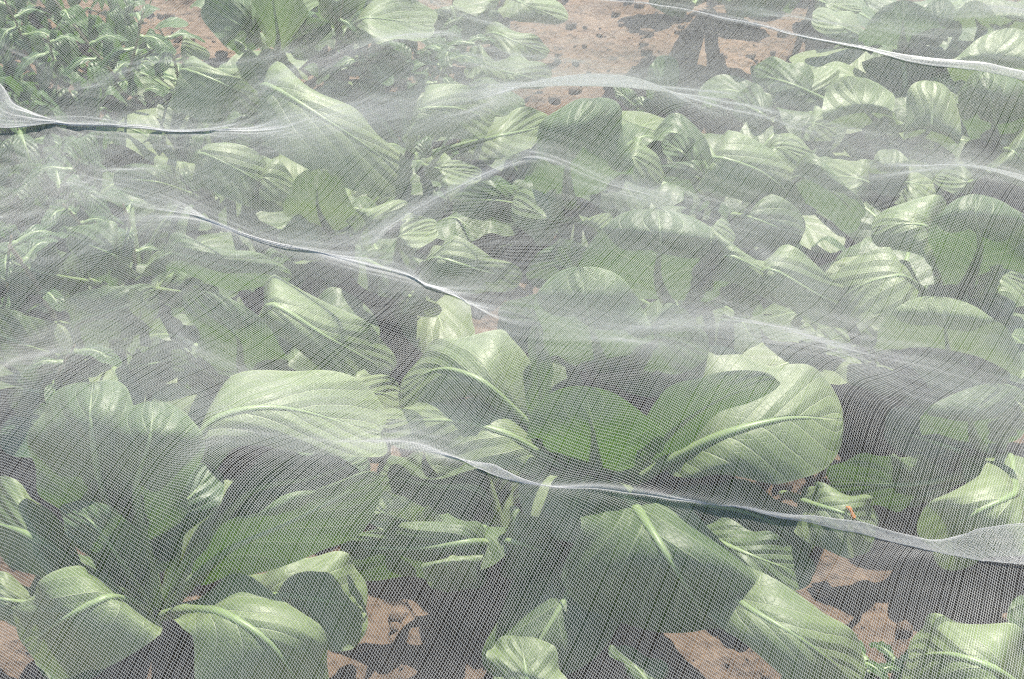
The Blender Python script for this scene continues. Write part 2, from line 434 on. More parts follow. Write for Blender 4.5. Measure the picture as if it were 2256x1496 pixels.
plant(2330, 1560, 'pale rounded bok choy leaf in the lower right corner', [
    (P_, [(2200, 1475, .11), (2100, 1440, .11), (2001, 1445, .07)], [(2230, 1378, .11), (2090, 1358, .095)], [(2180, 1600, .07), (2050, 1550, .05)]),
    (D, [(2280, 1400, .09), (2260, 1310, .10)], [(2220, 1400, .09)], [(2340, 1400, .09)]),
], fill=0)

plant(1290, 1640, 'bok choy mostly below the lower edge with two narrow leaf tips showing', [
    (P_, [(1170, 1520, .055), (1148, 1403, .065)], [(1090, 1500, .05)], [(1245, 1510, .05)]),
    (D, [(1430, 1520, .05), (1360, 1425, .06)], [(1385, 1500, .055)], [(1470, 1500, .045)]),
    (Y, [(1730, 1530, .03), (1740, 1480, .045)], [(1700, 1520, .03)], [(1780, 1520, .03)]),
], fill=0)

# the rows behind
plant(480, 300, 'bok choy with a rounded pale leaf arching right, behind weeds at the upper left', [
    (P_, [(400, 152, .17), (490, 182, .165), (577, 228, .12)], [(425, 127, .18), (525, 168, .165)], [(370, 235, .11), (470, 275, .10)]),
    (D, [(500, 280, .14), (612, 307, .11)], [(530, 250, .15)], [(510, 320, .12)]),
    (P_, [(400, 100, .15), (462, 125, .13)], [(410, 82, .16)], [(400, 125, .13)]),
], fill=4)
plant(650, 330, 'bok choy with the longest diagonal leaf, upper left of the middle', [
    (P_, [(580, 185, .17), (740, 275, .16), (906, 388, .095)], [(605, 146, .18), (775, 245, .16)], [(565, 300, .10), (720, 395, .09)]),
    (P_, [(540, 110, .16), (580, 140, .13)], [(520, 90, .17)], [(520, 140, .14)]),
], fill=4)
plant(470, 440, 'bok choy whose pale leaves lie flat between the two left net folds', [
    (P_, [(440, 335, .16), (530, 375, .15), (640, 440, .10)], [(470, 310, .17), (570, 345, .15)], [(430, 400, .12), (520, 445, .11)]),
    (P_, [(580, 390, .14), (652, 425, .12)], [(600, 347, .16)], [(570, 440, .11)]),
    (D, [(350, 400, .13), (250, 390, .12)], [(350, 360, .14)], [(340, 450, .11)]),
], fill=4)
plant(760, 540, 'bok choy with one rounded upright dome leaf, left of the upper middle', [
    (P_, [(700, 455, .14), (700, 372, .18)], [(625, 450, .13)], [(778, 455, .13)]),
    (P_, [(810, 490, .15), (898, 447, .16)], [(790, 462, .16)], [(830, 532, .12)]),
    (P_, [(700, 520, .12), (620, 540, .10)], [(660, 480, .13)], [(690, 570, .09)]),
    (D, [(850, 590, .10), (960, 640, .07)], [(880, 550, .11)], [(840, 650, .08)]),
], fill=4)
plant(900, 600, 'bok choy with a pointed pale leaf aimed right, directly above the grey middle fold', [
    (P_, [(965, 565, .15), (1055, 592, .14), (1147, 617, .10)], [(990, 526, .16), (1085, 562, .145)], [(945, 625, .11), (1045, 642, .10)]),
    (P_, [(880, 520, .14), (960, 500, .13)], [(900, 480, .15)], [(910, 560, .12)]),
    (P_, [(910, 660, .09), (970, 690, .07)], [(930, 640, .10)], [(890, 690, .07)]),
], fill=4)
plant(900, 340, 'bok choy with a wide pale leaf beside the upper bare soil patch', [
    (P_, [(925, 240, .16), (1000, 235, .155), (1087, 265, .11)], [(935, 190, .17), (1030, 196, .16)], [(900, 300, .12), (1000, 305, .11)]),
    (P_, [(1090, 300, .11), (1207, 275, .08)], [(1110, 248, .12)], [(1090, 350, .09)]),
    (P_, [(970, 370, .12), (1060, 385, .10)], [(990, 345, .13)], [(980, 410, .10)]),
], fill=4)
plant(1260, 470, 'bok choy with a tall translucent leaf, the highest in the middle of the bed', [
    (D, [(1250, 370, .17), (1265, 285, .215), (1300, 217, .23)], [(1160, 385, .14), (1200, 270, .20)], [(1390, 380, .15), (1375, 265, .20)]),
    (P_, [(1390, 345, .16), (1460, 400, .13)], [(1410, 305, .17)], [(1370, 400, .13)]),
    (P_, [(1210, 480, .15), (1130, 445, .14)], [(1210, 420, .17)], [(1180, 535, .11)]),
    (P_, [(1310, 500, .14), (1345, 470, .15)], [(1280, 490, .14)], [(1335, 525, .13)]),
    (D, [(1100, 440, .12), (1000, 440, .11)], [(1100, 400, .13)], [(1080, 490, .10)]),
], fill=5)
plant(1610, 470, 'bok choy with several folded pale leaves, upper right of the middle', [
    (P_, [(1575, 345, .17), (1675, 375, .16), (1767, 455, .105)], [(1605, 297, .185), (1715, 335, .165)], [(1540, 415, .12), (1650, 445, .11)]),
    (D, [(1765, 385, .145), (1835, 420, .14), (1898, 483, .10)], [(1785, 345, .16), (1870, 405, .145)], [(1750, 445, .10), (1825, 490, .09)]),
    (P_, [(1700, 325, .15), (1802, 357, .13)], [(1715, 302, .16)], [(1690, 370, .13)]),
    (D, [(1535, 388, .14), (1448, 380, .13)], [(1530, 353, .15)], [(1530, 425, .12)]),
    (D, [(1650, 475, .13), (1768, 520, .11)], [(1690, 415, .14)], [(1630, 545, .10)]),
    (D, [(1510, 340, .14), (1460, 310, .13)], [(1520, 305, .15)], [(1490, 365, .13)]),
], fill=4)
plant(1960, 430, 'low bok choy with bright tips in the trough of the net on the right', [
    (P_, [(1900, 395, .09), (1800, 380, .08)], [(1900, 350, .10)], [(1880, 440, .07)]),
    (P_, [(2000, 400, .09), (2080, 420, .08)], [(2000, 355, .10)], [(1990, 450, .07)]),
    (P_, [(1960, 370, .10), (1960, 330, .11)], [(1920, 360, .10)], [(2000, 360, .10)]),
], fill=4)
plant(1740, 300, 'faint bok choy behind the strongest upright threads of the net, upper right', [
    (P_, [(1760, 210, .09), (1790, 150, .10)], [(1690, 190, .09)], [(1840, 190, .09)]),
    (D, [(1680, 250, .08), (1620, 220, .07)], [(1690, 200, .09)], [(1660, 290, .06)]),
    (P_, [(1790, 270, .09), (1850, 290, .07)], [(1810, 235, .10)], [(1780, 310, .07)]),
], fill=3)
plant(2000, 300, 'bok choy seen through the steep part of the net, below the crisp top right fold', [
    (P_, [(1900, 235, .12), (1880, 200, .13), (1870, 168, .14)], [(1810, 260, .10), (1820, 200, .12)], [(1970, 250, .11), (1965, 200, .12)]),
    (P_, [(2050, 280, .12), (2055, 225, .14), (2050, 178, .15)], [(1990, 290, .10), (1995, 215, .13)], [(2115, 310, .10), (2110, 225, .13)]),
    (P_, [(1960, 275, .10), (1905, 300, .08)], [(1950, 250, .11)], [(1960, 300, .09)]),
    (D, [(1760, 190, .10), (1660, 160, .09)], [(1760, 140, .11)], [(1750, 240, .08)]),
], fill=4)
plant(2200, 340, 'bok choy with a ribbed dark leaf against the right edge, under the crisp fold', [
    (D, [(2190, 260, .13), (2180, 205, .16), (2170, 155, .17)], [(2125, 280, .11), (2120, 200, .14)], [(2270, 270, .11), (2260, 200, .14)]),
    (P_, [(2230, 330, .12), (2300, 400, .08)], [(2270, 270, .12)], [(2180, 380, .09)]),
    (D, [(2195, 295, .10), (2160, 300, .09)], [(2190, 275, .11)], [(2200, 320, .09)]),
    (P_, [(2130, 400, .10), (2060, 390, .09)], [(2120, 360, .11)], [(2110, 430, .08)]),
], fill=4)
plant(600, 120, 'bok choy with a triangular upright leaf at the top edge, left of the middle', [
    (P_, [(612, 75, .15), (590, -70, .23)], [(560, 0, .20)], [(675, 10, .20)]),
    (D, [(670, 75, .13), (730, 60, .14)], [(670, 35, .15)], [(690, 120, .12)]),
    (D, [(540, 60, .14), (450, 10, .15)], [(540, 10, .16)], [(500, 100, .12)]),
], fill=3)
plant(760, 120, 'pale broad bok choy at the top edge, left of the bare soil', [
    (P_, [(800, 40, .15), (955, 55, .11)], [(850, -10, .15)], [(820, 95, .13)]),
    (P_, [(740, 10, .16), (760, -70, .17)], [(690, -20, .16)], [(800, -20, .16)]),
    (D, [(830, 130, .11), (900, 160, .08)], [(850, 100, .12)], [(820, 170, .09)]),
], fill=3)
plant(1010, 130, 'pale narrow bok choy leaves spread low on the upper soil, beside the weeds', [
    (P_, [(1080, 72, .07), (1140, 92, .07), (1208, 118, .045)], [(1090, 50, .075), (1160, 75, .07)], [(1070, 95, .055), (1130, 125, .05)]),
    (P_, [(1060, 140, .09), (1110, 170, .07)], [(1060, 102, .10)], [(1040, 175, .07)]),
    (P_, [(1130, 160, .08), (1210, 180, .05)], [(1160, 125, .08)], [(1120, 195, .05)]),
], fill=2, fr=.06)
plant(1120, -30, 'bok choy cut by the top edge above the bare soil', [
    (P_, [(1150, 5, .08), (1250, 45, .05)], [(1170, -30, .09)], [(1110, 35, .06)]),
    (P_, [(1080, 0, .09), (1000, 0, .09)], [(1060, -40, .10)], [(1060, 35, .08)]),
], fill=2)
plant(1990, 120, 'dark bok choy behind the crisp fold at the top right', [
    (D, [(1990, 60, .13), (1990, 0, .16)], [(1900, 70, .12)], [(2080, 70, .12)]),
    (P_, [(1860, 60, .10), (1790, 40, .10)], [(1850, 20, .11)], [(1840, 90, .08)]),
    (D, [(2070, 50, .13), (2075, -5, .15)], [(2020, 50, .12)], [(2120, 55, .12)]),
], fill=4)
plant(2240, 230, 'bok choy with a ribbed pale leaf leaning over the crisp fold at the right edge', [
    (P_, [(2190, 130, .15), (2230, 60, .17)], [(2090, 140, .13)], [(2290, 150, .14)]),
], fill=2)
plant(2180, 60, 'pale domed bok choy in the top right corner', [
    (P_, [(2150, 40, .13), (2150, 0, .15)], [(2090, 50, .12)], [(2210, 55, .12)]),
    (P_, [(2240, 40, .13), (2260, 0, .14)], [(2200, 40, .12)], [(2300, 60, .12)]),
], fill=3)
plant(1560, -10, 'bok choy at the top edge behind the soft start of the crisp fold', [
    (P_, [(1500, 10, .08), (1430, 0, .08)], [(1490, -25, .09)], [(1490, 35, .07)]),
    (P_, [(1640, 10, .09), (1720, 20, .08)], [(1650, -25, .10)], [(1630, 40, .07)]),
    (D, [(1540, -60, .15), (1540, -130, .20)], [(1450, -60, .13)], [(1630, -60, .13)]),  # this and the next two: upright leaves added out of view to shade the soil
    (D, [(1640, -50, .15), (1670, -120, .19)], [(1580, -60, .13)], [(1740, -40, .13)]),
    (D, [(1450, -50, .13), (1410, -110, .17)], [(1370, -50, .12)], [(1520, -50, .12)]),
], fill=3)
plant(1800, -20, 'bok choy at the top edge in front of the dark top right leaves', [
    (P_, [(1820, 5, .10), (1900, 20, .09)], [(1830, -30, .11)], [(1810, 35, .08)]),
    (D, [(1740, -5, .10), (1690, 10, .09)], [(1740, -35, .11)], [(1720, 25, .08)]),
], fill=3)

G = 'bok choy plants growing under the net'
for cx, cy, label, leaves, fill, fr in PLANTS:
    c = at(cx, cy, .012)
    root = empty('bok_choy_plant', c, label, 'bok choy', G)
    for lf in leaves:
        mk, M, L, R = lf[:4]
        Mw = [at(*m) for m in M]
        if len(M) == 2 or len(L) == 1:
            Mw = [at(*M[0]), at(*M[-1])] if len(L) == 1 else Mw
        if mk == 'p' and len(L) == len(M) - 1:       # pale leaves flattened towards level so they catch more sun
            L = [(q[0], q[1], m[2] + .4 * (q[2] - m[2])) for q, m in zip(L, M)]
            R = [(q[0], q[1], m[2] + .55 * (q[2] - m[2])) for q, m in zip(R, M)]
        d = Mw[0] - c; d[2] = 0
        b = c + d / (np.linalg.norm(d) + 1e-6) * .012
        add_leaf(root, b, Mw, [at(*q) for q in L], [at(*q) for q in R], MATS[mk])
    # inner leaves standing round the crown, smaller and lower than the named ones
    lush = fill > 3
    if lush: fill += 5
    for k in range(fill):
        a = 6.283 * (k + rng.random() * .8) / max(fill, 1)
        r1, hgt = fr * (.55 + .5 * rng.random()), .05 + .055 * rng.random()
        if lush and k % 2: r1, hgt = .10 + .05 * rng.random(), .035 + .03 * rng.random()
        else: hgt *= .8
        dr = np.array([math.cos(a), math.sin(a), 0]); sd = np.array([-dr[1], dr[0], 0])
        m1 = c + dr * r1 * .45 + np.array([0, 0, hgt * .7]); m2 = c + dr * r1 * .85 + np.array([0, 0, hgt])
        tip = c + dr * r1 * 1.25 + np.array([0, 0, hgt * (.62 + .25 * rng.random())])
        w = .028 + .022 * rng.random()
        dz = np.array([0, 0, .006 - .02 * rng.random()])
        add_leaf(root, c + dr * .006, [m1, m2, tip], [m1 - sd * w * .8 + dz, m2 - sd * w + dz], [m1 + sd * w * .8 + dz, m2 + sd * w + dz], M_LEAF if rng.random() < .75 else M_PALE, bf=.4, ruffle=.002)

# ------------------------------------------------------------------ weeds
def weed(pts, label, leaf_n, size, mat=M_STALK, r0=.0022, group='weeds among the bok choy', seed=1):
    r = np.random.default_rng(seed)
    P = np.array([at(*q) for q in pts])
    d = np.concatenate([[0], np.cumsum(np.linalg.norm(np.diff(P, axis=0), axis=1))]); d /= d[-1]
    cpts = spline(P, d, np.linspace(0, 1, 26))
    root = empty('weed_plant', P[0], label, 'weed', group)
    V, F = tube(cpts, np.linspace(r0, r0 * .45, 26))
    press(V)
    link('stem', V - P[0], F, mat, root)
    for k in range(leaf_n):
        i = int(5 + 20 * (k + .5) / leaf_n)
        a = k * 2.4 + r.random()
        dr = np.array([math.cos(a), math.sin(a), .25 - .5 * r.random()]); sd = np.array([-math.sin(a), math.cos(a), 0])
        s = size * (.7 + .6 * r.random())
        b = cpts[min(i, 25)]; m1 = b + dr * s * .5 + np.array([0, 0, s * .12]); tip = b + dr * s + np.array([0, 0, -s * .15])
        add_leaf(root, b, [m1, tip], [m1 - sd * s * .2], [m1 + sd * s * .2], M_WEED, bf=.25, ruffle=.001)


weed([(330, 250, .03), (230, 140, .14), (120, 0, .22), (90, -40, .23)], 'pale leggy weed with a reddish bent stem at the top left', 9, .035, seed=3)
weed([(265, 220, .05), (300, 100, .16), (315, 25, .21)], 'straight pale weed stem with a bushy tip, upper left', 7, .03, seed=4)
weed([(135, 190, .05), (115, 120, .13), (105, 80, .16)], 'short weed with a pinkish stem near the top left corner', 6, .035, seed=5)
weed([(150, 770, .03), (90, 640, .13), (20, 540, .18)], 'thick pale weed stalk leaning left across the dark leaves', 4, .03, r0=.0032, seed=6)
weed([(300, 590, .06), (285, 500, .15), (272, 450, .19)], 'thin upright weed stem above the yellow-edged leaf', 4, .025, seed=7)
weed([(950, 230, .02), (1000, 110, .12), (1060, 95, .13)], 'weed with a red stem and drooping leaves beside the pale leaves, above the middle', 10, .04, seed=8)
weed([(740, 130, .03), (745, 60, .14), (760, -20, .19)], 'slender pale grass stem at the top edge', 3, .03, seed=9, r0=.0014)
weed([(820, 240, .02), (800, 170, .08), (810, 120, .12)], 'leafy green weed in the gap behind the longest diagonal leaf', 14, .045, seed=10)
weed([(240, 150, .02), (300, 130, .08), (340, 110, .10)], 'low leafy weed between the two upper left stems', 12, .045, seed=11)
weed([(60, 360, .03), (45, 300, .12), (30, 260, .14)], 'weed sprout between the left net folds, cut by haze of netting', 8, .04, seed=12)
weed([(100, 480, .03), (130, 420, .12), (175, 350, .16)], 'thin grass weed leaning right at the left edge', 5, .035, seed=13, r0=.0012)
weed([(60, 640, .02), (50, 580, .09), (60, 540, .11)], 'small leafy weed at the left edge beside the thick stalk', 10, .045, seed=14)
weed([(30, 700, .02), (15, 600, .12), (25, 520, .17)], 'leafy weed at the left edge directly beneath the broad left net fold', 9, .04, seed=21)
weed([(200, 560, .03), (180, 500, .12), (140, 450, .17)], 'weed with a forked pale stem leaning left of the thin upright stem', 8, .035, seed=22)
weed([(110, 900, .02), (130, 820, .10), (165, 760, .14)], 'weed rising between the dark leaves low on the left edge', 6, .035, seed=23)
weed([(400, 210, .03), (380, 120, .14), (350, 60, .18)], 'drooping leafy weed right of the straight upper left stem', 9, .035, seed=24)
weed([(60, 130, .03), (40, 60, .13), (10, 0, .17)], 'weed in the extreme top left corner', 10, .04, seed=25)
weed([(1905, 1500, .01), (1890, 1462, .03), (1905, 1455, .035), (1935, 1490, .02)], 'curled green weed tendril on the soil in the lower right', 6, .022, mat=M_RIB, r0=.0012, seed=15)
weed([(1975, 1490, .006), (1965, 1470, .015), (1990, 1450, .02)], 'tiny feathery weed on the soil beside the lower right leaf', 9, .018, mat=M_RIB, r0=.0008, seed=16)


def seedling(cx, cy, label, leaves):
    c = at(cx, cy, .008)
    root = empty('seedling', c, label, 'seedling', 'young seedlings on the bare soil')
    for M, L, R in leaves:
        add_leaf(root, c, [at(*m) for m in M], [at(*q) for q in L], [at(*q) for q in R], M_YOUNG, bf=.5, ruffle=.0015)


seedling(1430, 265, 'bright green seedling with one tall oval leaf on the upper soil', [
    ([(1450, 185, .06), (1465, 122, .085)], [(1422, 180, .06)], [(1492, 185, .06)]),
    ([(1385, 220, .035), (1352, 190, .045)], [(1375, 230, .03)], [(1400, 205, .04)]),
    ([(1470, 230, .035), (1500, 215, .04)], [(1455, 210, .04)], [(1490, 245, .03)]),
    ([(1420, 235, .035), (1400, 215, .04)], [(1405, 240, .03)], [(1440, 225, .04)])])
seedling(1570, 262, 'tiny pale round-leaved seedling right of the tall oval one', [
    ([(1565, 238, .03), (1570, 215, .035)], [(1545, 238, .03)], [(1588, 238, .03)]),
    ([(1585, 248, .025), (1600, 240, .025)], [(1580, 238, .028)], [(1590, 258, .02)])])
seedling(1460, 330, 'yellow-green seedling tuft at the foot of the tall translucent leaf', [
    ([(1480, 290, .05), (1510, 270, .055)], [(1470, 275, .055)], [(1500, 305, .045)]),
    ([(1440, 300, .05), (1420, 280, .055)], [(1420, 305, .05)], [(1455, 285, .055)])])


def fragment(px, py, z, label, s=.006):
    c = at(px, py, z)
    t = np.linspace(0, 1, 9)
    pts = c + np.stack([(t - .5) * s * .6, -(t - .5) * s * 1.4, .0012 + .0016 * np.sin(t * 5)], 1)
    V, F = tube(pts, .0007 + .0006 * np.abs(np.sin(t * 6)), 1.4)
    o = link('dry_petal', V - c, F, M_DRY); o.location = c
    tag(o, label, 'petal')


fragment(1874, 1131, .082, 'orange brown dried petal on the small leaf right of the large plant', .007)
# low tangled weeds that fill the gaps at the left: nobody could count them
wv, wf_, wuv, wn_ = [], [], [], 0
for (x0, y0, x1, y1, cnt) in ((-60, -30, 340, 330, 330), (-60, 330, 250, 800, 420), (700, 110, 1010, 235, 110), (250, 300, 480, 560, 60),
                              (900, 420, 1130, 560, 60), (560, 640, 900, 720, 30), (1500, 560, 1800, 700, 40)):
    for k in range(cnt):
        c = at(rng.uniform(x0, x1), rng.uniform(y0, y1), .012)
        a = rng.uniform(0, 6.283); s_ = rng.uniform(.018, .048); hh = rng.uniform(.012, .075) if x0 > 0 else rng.uniform(.02, .125)
        dr = np.array([math.cos(a), math.sin(a), 0]); sd_ = np.array([-dr[1], dr[0], rng.uniform(-.4, .4)])
        b_ = c + np.array([0, 0, hh * .6]); m1 = b_ + dr * s_ * .5 + np.array([0, 0, hh * .4]); tip = b_ + dr * s_ + np.array([0, 0, hh * .2])
        SEED[0] += 1
        v_, f_, u_, rv, rf = leaf_geo(b_, [m1, tip], [m1 - sd_ * s_ * .24], [m1 + sd_ * s_ * .24], .15, .001, SEED[0], nu=11, nw=7)
        press(v_); wv.append(v_); wf_.append(f_ + wn_); wuv.append(u_); wn_ += len(v_)
wc = link('weed_cover', np.concatenate(wv), np.concatenate(wf_), M_WEED, None, np.concatenate(wuv)); wc['kind'] = 'stuff'
wc['label'] = 'low tangled small leaved weeds between the bok choy'

# ------------------------------------------------------------------ ground
def ground_z(x, y):
    z = .014 * vnoise(x, y, 9, 1) + .011 * vnoise(x, y, 23, 2)
    c = np.clip(vnoise(x, y, 60, 3), -.05, .5); z = z + .011 * c
    return z + .006 * np.clip(vnoise(x, y, 140, 4), 0, .5)


xs = np.concatenate([np.linspace(-6, -1.3, 12)[:-1], np.arange(-1.3, 1.3001, .0045), np.linspace(1.3, 6, 12)[1:]])
ys = np.concatenate([np.linspace(-2, .5, 12)[:-1], np.arange(.5, 2.6, .0045), np.linspace(2.6, 12, 14)[1:]])
X, Y_ = np.meshgrid(xs, ys, indexing='ij')
V = np.stack([X, Y_, ground_z(X, Y_)], -1).reshape(-1, 3)
i, j = np.meshgrid(np.arange(len(xs) - 1), np.arange(len(ys) - 1), indexing='ij')
n = len(ys)
F = np.stack([i * n + j, (i + 1) * n + j, (i + 1) * n + j + 1, i * n + j + 1], -1).reshape(-1, 4)
gr = link('ground', V, F, M_SOIL); gr['kind'] = 'structure'
gr['label'] = 'reddish brown crumbly garden soil'

# loose crumbs and small clods on the soil: nobody could count them
cv, cf, nn = [], [], 0
ico = np.array([[0, 0, 1], [.89, 0, .45], [.28, .85, .45], [-.72, .53, .45], [-.72, -.53, .45], [.28, -.85, .45],
                [.72, .53, -.45], [-.28, .85, -.45], [-.89, 0, -.45], [-.28, -.85, -.45], [.72, -.53, -.45], [0, 0, -1]])
icf = np.array([[0, 1, 2], [0, 2, 3], [0, 3, 4], [0, 4, 5], [0, 5, 1], [1, 6, 2], [2, 7, 3], [3, 8, 4], [4, 9, 5], [5, 10, 1],
                [2, 6, 7], [3, 7, 8], [4, 8, 9], [5, 9, 10], [1, 10, 6], [11, 7, 6], [11, 8, 7], [11, 9, 8], [11, 10, 9], [11, 6, 10]])
for k in range(9000):
    x, y = rng.uniform(-1.0, 1.0), rng.uniform(.55, 2.3)
    s = .0009 + .0085 * rng.random()**6
    v = ico * (1 + .45 * (rng.random((12, 1)) - .5)) * s * np.array([1, .85 + .3 * rng.random(), .75])
    cv.append(v + np.array([x, y, float(ground_z(np.array(x), np.array(y))) + s * .35])); cf.append(icf + nn); nn += 12
cr = link('soil_crumbs', np.concatenate(cv), np.concatenate(cf), M_SOIL); cr['kind'] = 'stuff'
cr['label'] = 'loose soil crumbs and small clods'

# ------------------------------------------------------------------ the net
# ridges that hold the net up (folds stand on these): px, py, height
RIDGES = [
    [(1250, -40, .13), (1400, 0, .15), (1640, 55, .165), (1760, 82, .17), (1900, 112, .17), (2100, 148, .165), (2330, 190, .165)],
]
for rl in RIDGES:
    P = np.array([at(*q) for q in rl])
    d = np.concatenate([[0], np.cumsum(np.linalg.norm(np.diff(P, axis=0), axis=1))]); d /= d[-1]
    press(spline(P, d, np.linspace(0, 1, 400)))

obs = OBS + .003
o2 = obs.copy()
for dx in range(-5, 6):                    # the sheet is stiff: it rounds over whatever carries it
    for dy in range(-5, 6):
        o2 = np.maximum(o2, np.roll(np.roll(obs, dx, 0), dy, 1) - 4.5 * GS * GS * (dx * dx + dy * dy))
obs = o2
Hn = np.maximum(obs, .05)
# a light sheet: sags a little between the leaves that carry it
coarse = Hn
for it in range(900):
    avg = .25 * (np.roll(coarse, 1, 0) + np.roll(coarse, -1, 0) + np.roll(coarse, 1, 1) + np.roll(coarse, -1, 1)) - .00010
    avg[0], avg[-1], avg[:, 0], avg[:, -1] = avg[1], avg[-2], avg[:, 1], avg[:, -2]
    coarse = np.maximum(obs, avg)
Hn = coarse
for it in range(7):
    s = .25 * (np.roll(Hn, 1, 0) + np.roll(Hn, -1, 0) + np.roll(Hn, 1, 1) + np.roll(Hn, -1, 1))
    Hn = .4 * Hn + .6 * s
Hn = np.maximum(Hn, obs - .006)
for it in range(3):
    s = .25 * (np.roll(Hn, 1, 0) + np.roll(Hn, -1, 0) + np.roll(Hn, 1, 1) + np.roll(Hn, -1, 1)); Hn = .5 * Hn + .5 * s
Hn += .003


def net_h(x, y):
    u = np.clip((x - GX0) / GS - .5, 1, NX - 3.001); v = np.clip((y - GY0) / GS - .5, 1, NY - 3.001)
    i, j = np.floor(u).astype(int), np.floor(v).astype(int)
    fu, fv = u - i, v - j
    def wts(t): return (((-.5 * t + 1) * t - .5) * t, (1.5 * t - 2.5) * t * t + 1, ((-1.5 * t + 2) * t + .5) * t, (.5 * t - .5) * t * t)
    wu, wv = wts(fu), wts(fv)
    r = 0
    for a in range(4):
        for b in range(4):
            r = r + wu[a] * wv[b] * Hn[i + a - 1, j + b - 1]
    return r


def on_net(px, py):
    z = .15
    for _ in range(25):
        p = at(px, py, z); z = .5 * z + .5 * float(net_h(np.array(p[0]), np.array(p[1])))
    return at(px, py, z)


# folds: pixels, gather B/w, half width w (m), lift (m), lift width (m)
# pixels, gather at start and end (times half width), half width, lift, far slope width, near slope width
FOLDS = [
    ([(1180, -30), (1330, 2), (1500, 28), (1640, 60), (1760, 84), (1900, 114), (2100, 150), (2330, 196)], (.72, 2.1), .015, .001, .03, .03),
    ([(760, 1025), (860, 1058), (1000, 1098), (1250, 1150), (1420, 1178), (1550, 1200), (1700, 1222), (1900, 1242), (2330, 1278)], (.6, 2.25), .016, .001, .035, .035),
    ([(480, 975), (600, 988), (750, 1014), (880, 1014), (1040, 1040)], (.62, .72), .042, .002, .05, .05),
    ([(-80, 290), (0, 296), (200, 318), (420, 320), (640, 292), (820, 250), (1000, 205)], (.80, .6), .050, .002, .05, .05),
    ([(-80, 395), (0, 410), (150, 442), (300, 472), (450, 500), (560, 528), (700, 556), (900, 580)], (.80, .66), .062, .002, .05, .05),
    ([(380, 505), (560, 566), (750, 606), (900, 630), (1060, 648)], (.66, .86), .042, .002, .06, .04),
    ([(930, 676), (1080, 706), (1250, 728), (1420, 758)], (.76, .62), .048, .002, .055, .05),
    ([(880, 490), (940, 450), (1020, 412), (1160, 350)], (.78, .6), .018, .002, .03, .03),
    ([(1130, 350), (1300, 402), (1430, 434), (1560, 468), (1720, 530)], (.76, .62), .048, .002, .05, .05),
    ([(-80, 150), (60, 185), (180, 225), (320, 262), (480, 282), (640, 268)], (.76, .6), .085, .004, .08, .08),
    ([(-80, 30), (200, 62), (400, 80), (560, 76), (760, 70), (900, 72)], (.72, .65), .014, .002, .03, .03),
    ([(380, 775), (450, 810), (600, 854), (720, 884)], (.8, .55), .020, .002, .03, .03),
    ([(1520, 760), (1700, 785), (1900, 820), (2100, 880), (2330, 960)], (.58, .5), .08, .004, .09, .09),
    ([(1700, 1455), (1850, 1405), (2000, 1362), (2170, 1312), (2330, 1290)], (.55, .85), .013, .002, .03, .03),
    ([(560, 160), (680, 132), (860, 95), (1000, 75)], (.65, .55), .016, .002, .03, .03),
    ([(-80, 215), (100, 235), (300, 250), (450, 240)], (.66, .55), .045, .002, .04, .04),
    ([(-80, 640), (150, 620), (330, 618), (470, 650)], (.4, .35), .034, .002, .05, .05),
]
PITCH_N = .00128
ANG = rad(58)
DA = np.array([math.cos(ANG), math.sin(ANG)]); DB = np.array([-math.sin(ANG), math.cos(ANG)])
ctr = np.array([0, 1.35])
NA = NB = 1980
# warp spacing: pulled threads leave wider gaps here and there
gap = np.ones(NA); k = 0
while k < NA:
    gap[k] = 1.12 + .45 * rng.random(); k += int(rng.integers(2, 8))
gap += .18 * (rng.random(NA) - .5); gap *= 1 / gap.mean()
offA = (np.cumsum(gap) - NA / 2) * PITCH_N
gapb = 1 + .16 * (rng.random(NB) - .5)
offB = (np.cumsum(gapb) - NB / 2) * PITCH_N
U, Vv = np.meshgrid(offA, offB, indexing='ij')       # U across warp threads (along DB), Vv along them (DA)
zig = (np.arange(NB) % 2 * 2 - 1)[None, :] * .10 * PITCH_N
x = ctr[0] + (U + zig) * DB[0] + Vv * DA[0]
y = ctr[1] + (U + zig) * DB[1] + Vv * DA[1]


def to_px(x, y, z):
    vx, vy, vz = x, y, z - CAM_H
    dep = vy * FWD[1] + vz * FWD[2]
    return W0 / 2 + FPX * vx / dep, H0 / 2 - FPX * (vy * UPV[1] + vz * UPV[2]) / dep, dep


qx, qy, dep = to_px(x, y, np.full_like(x, .14))
keep = (dep > .2) & (qx > -220) & (qx < W0 + 220) & (qy > -120) & (qy < H0 + 280) & (y > .45) & (y < 2.55)
ii, jj = np.nonzero(keep)
x, y = x[ii, jj], y[ii, jj]
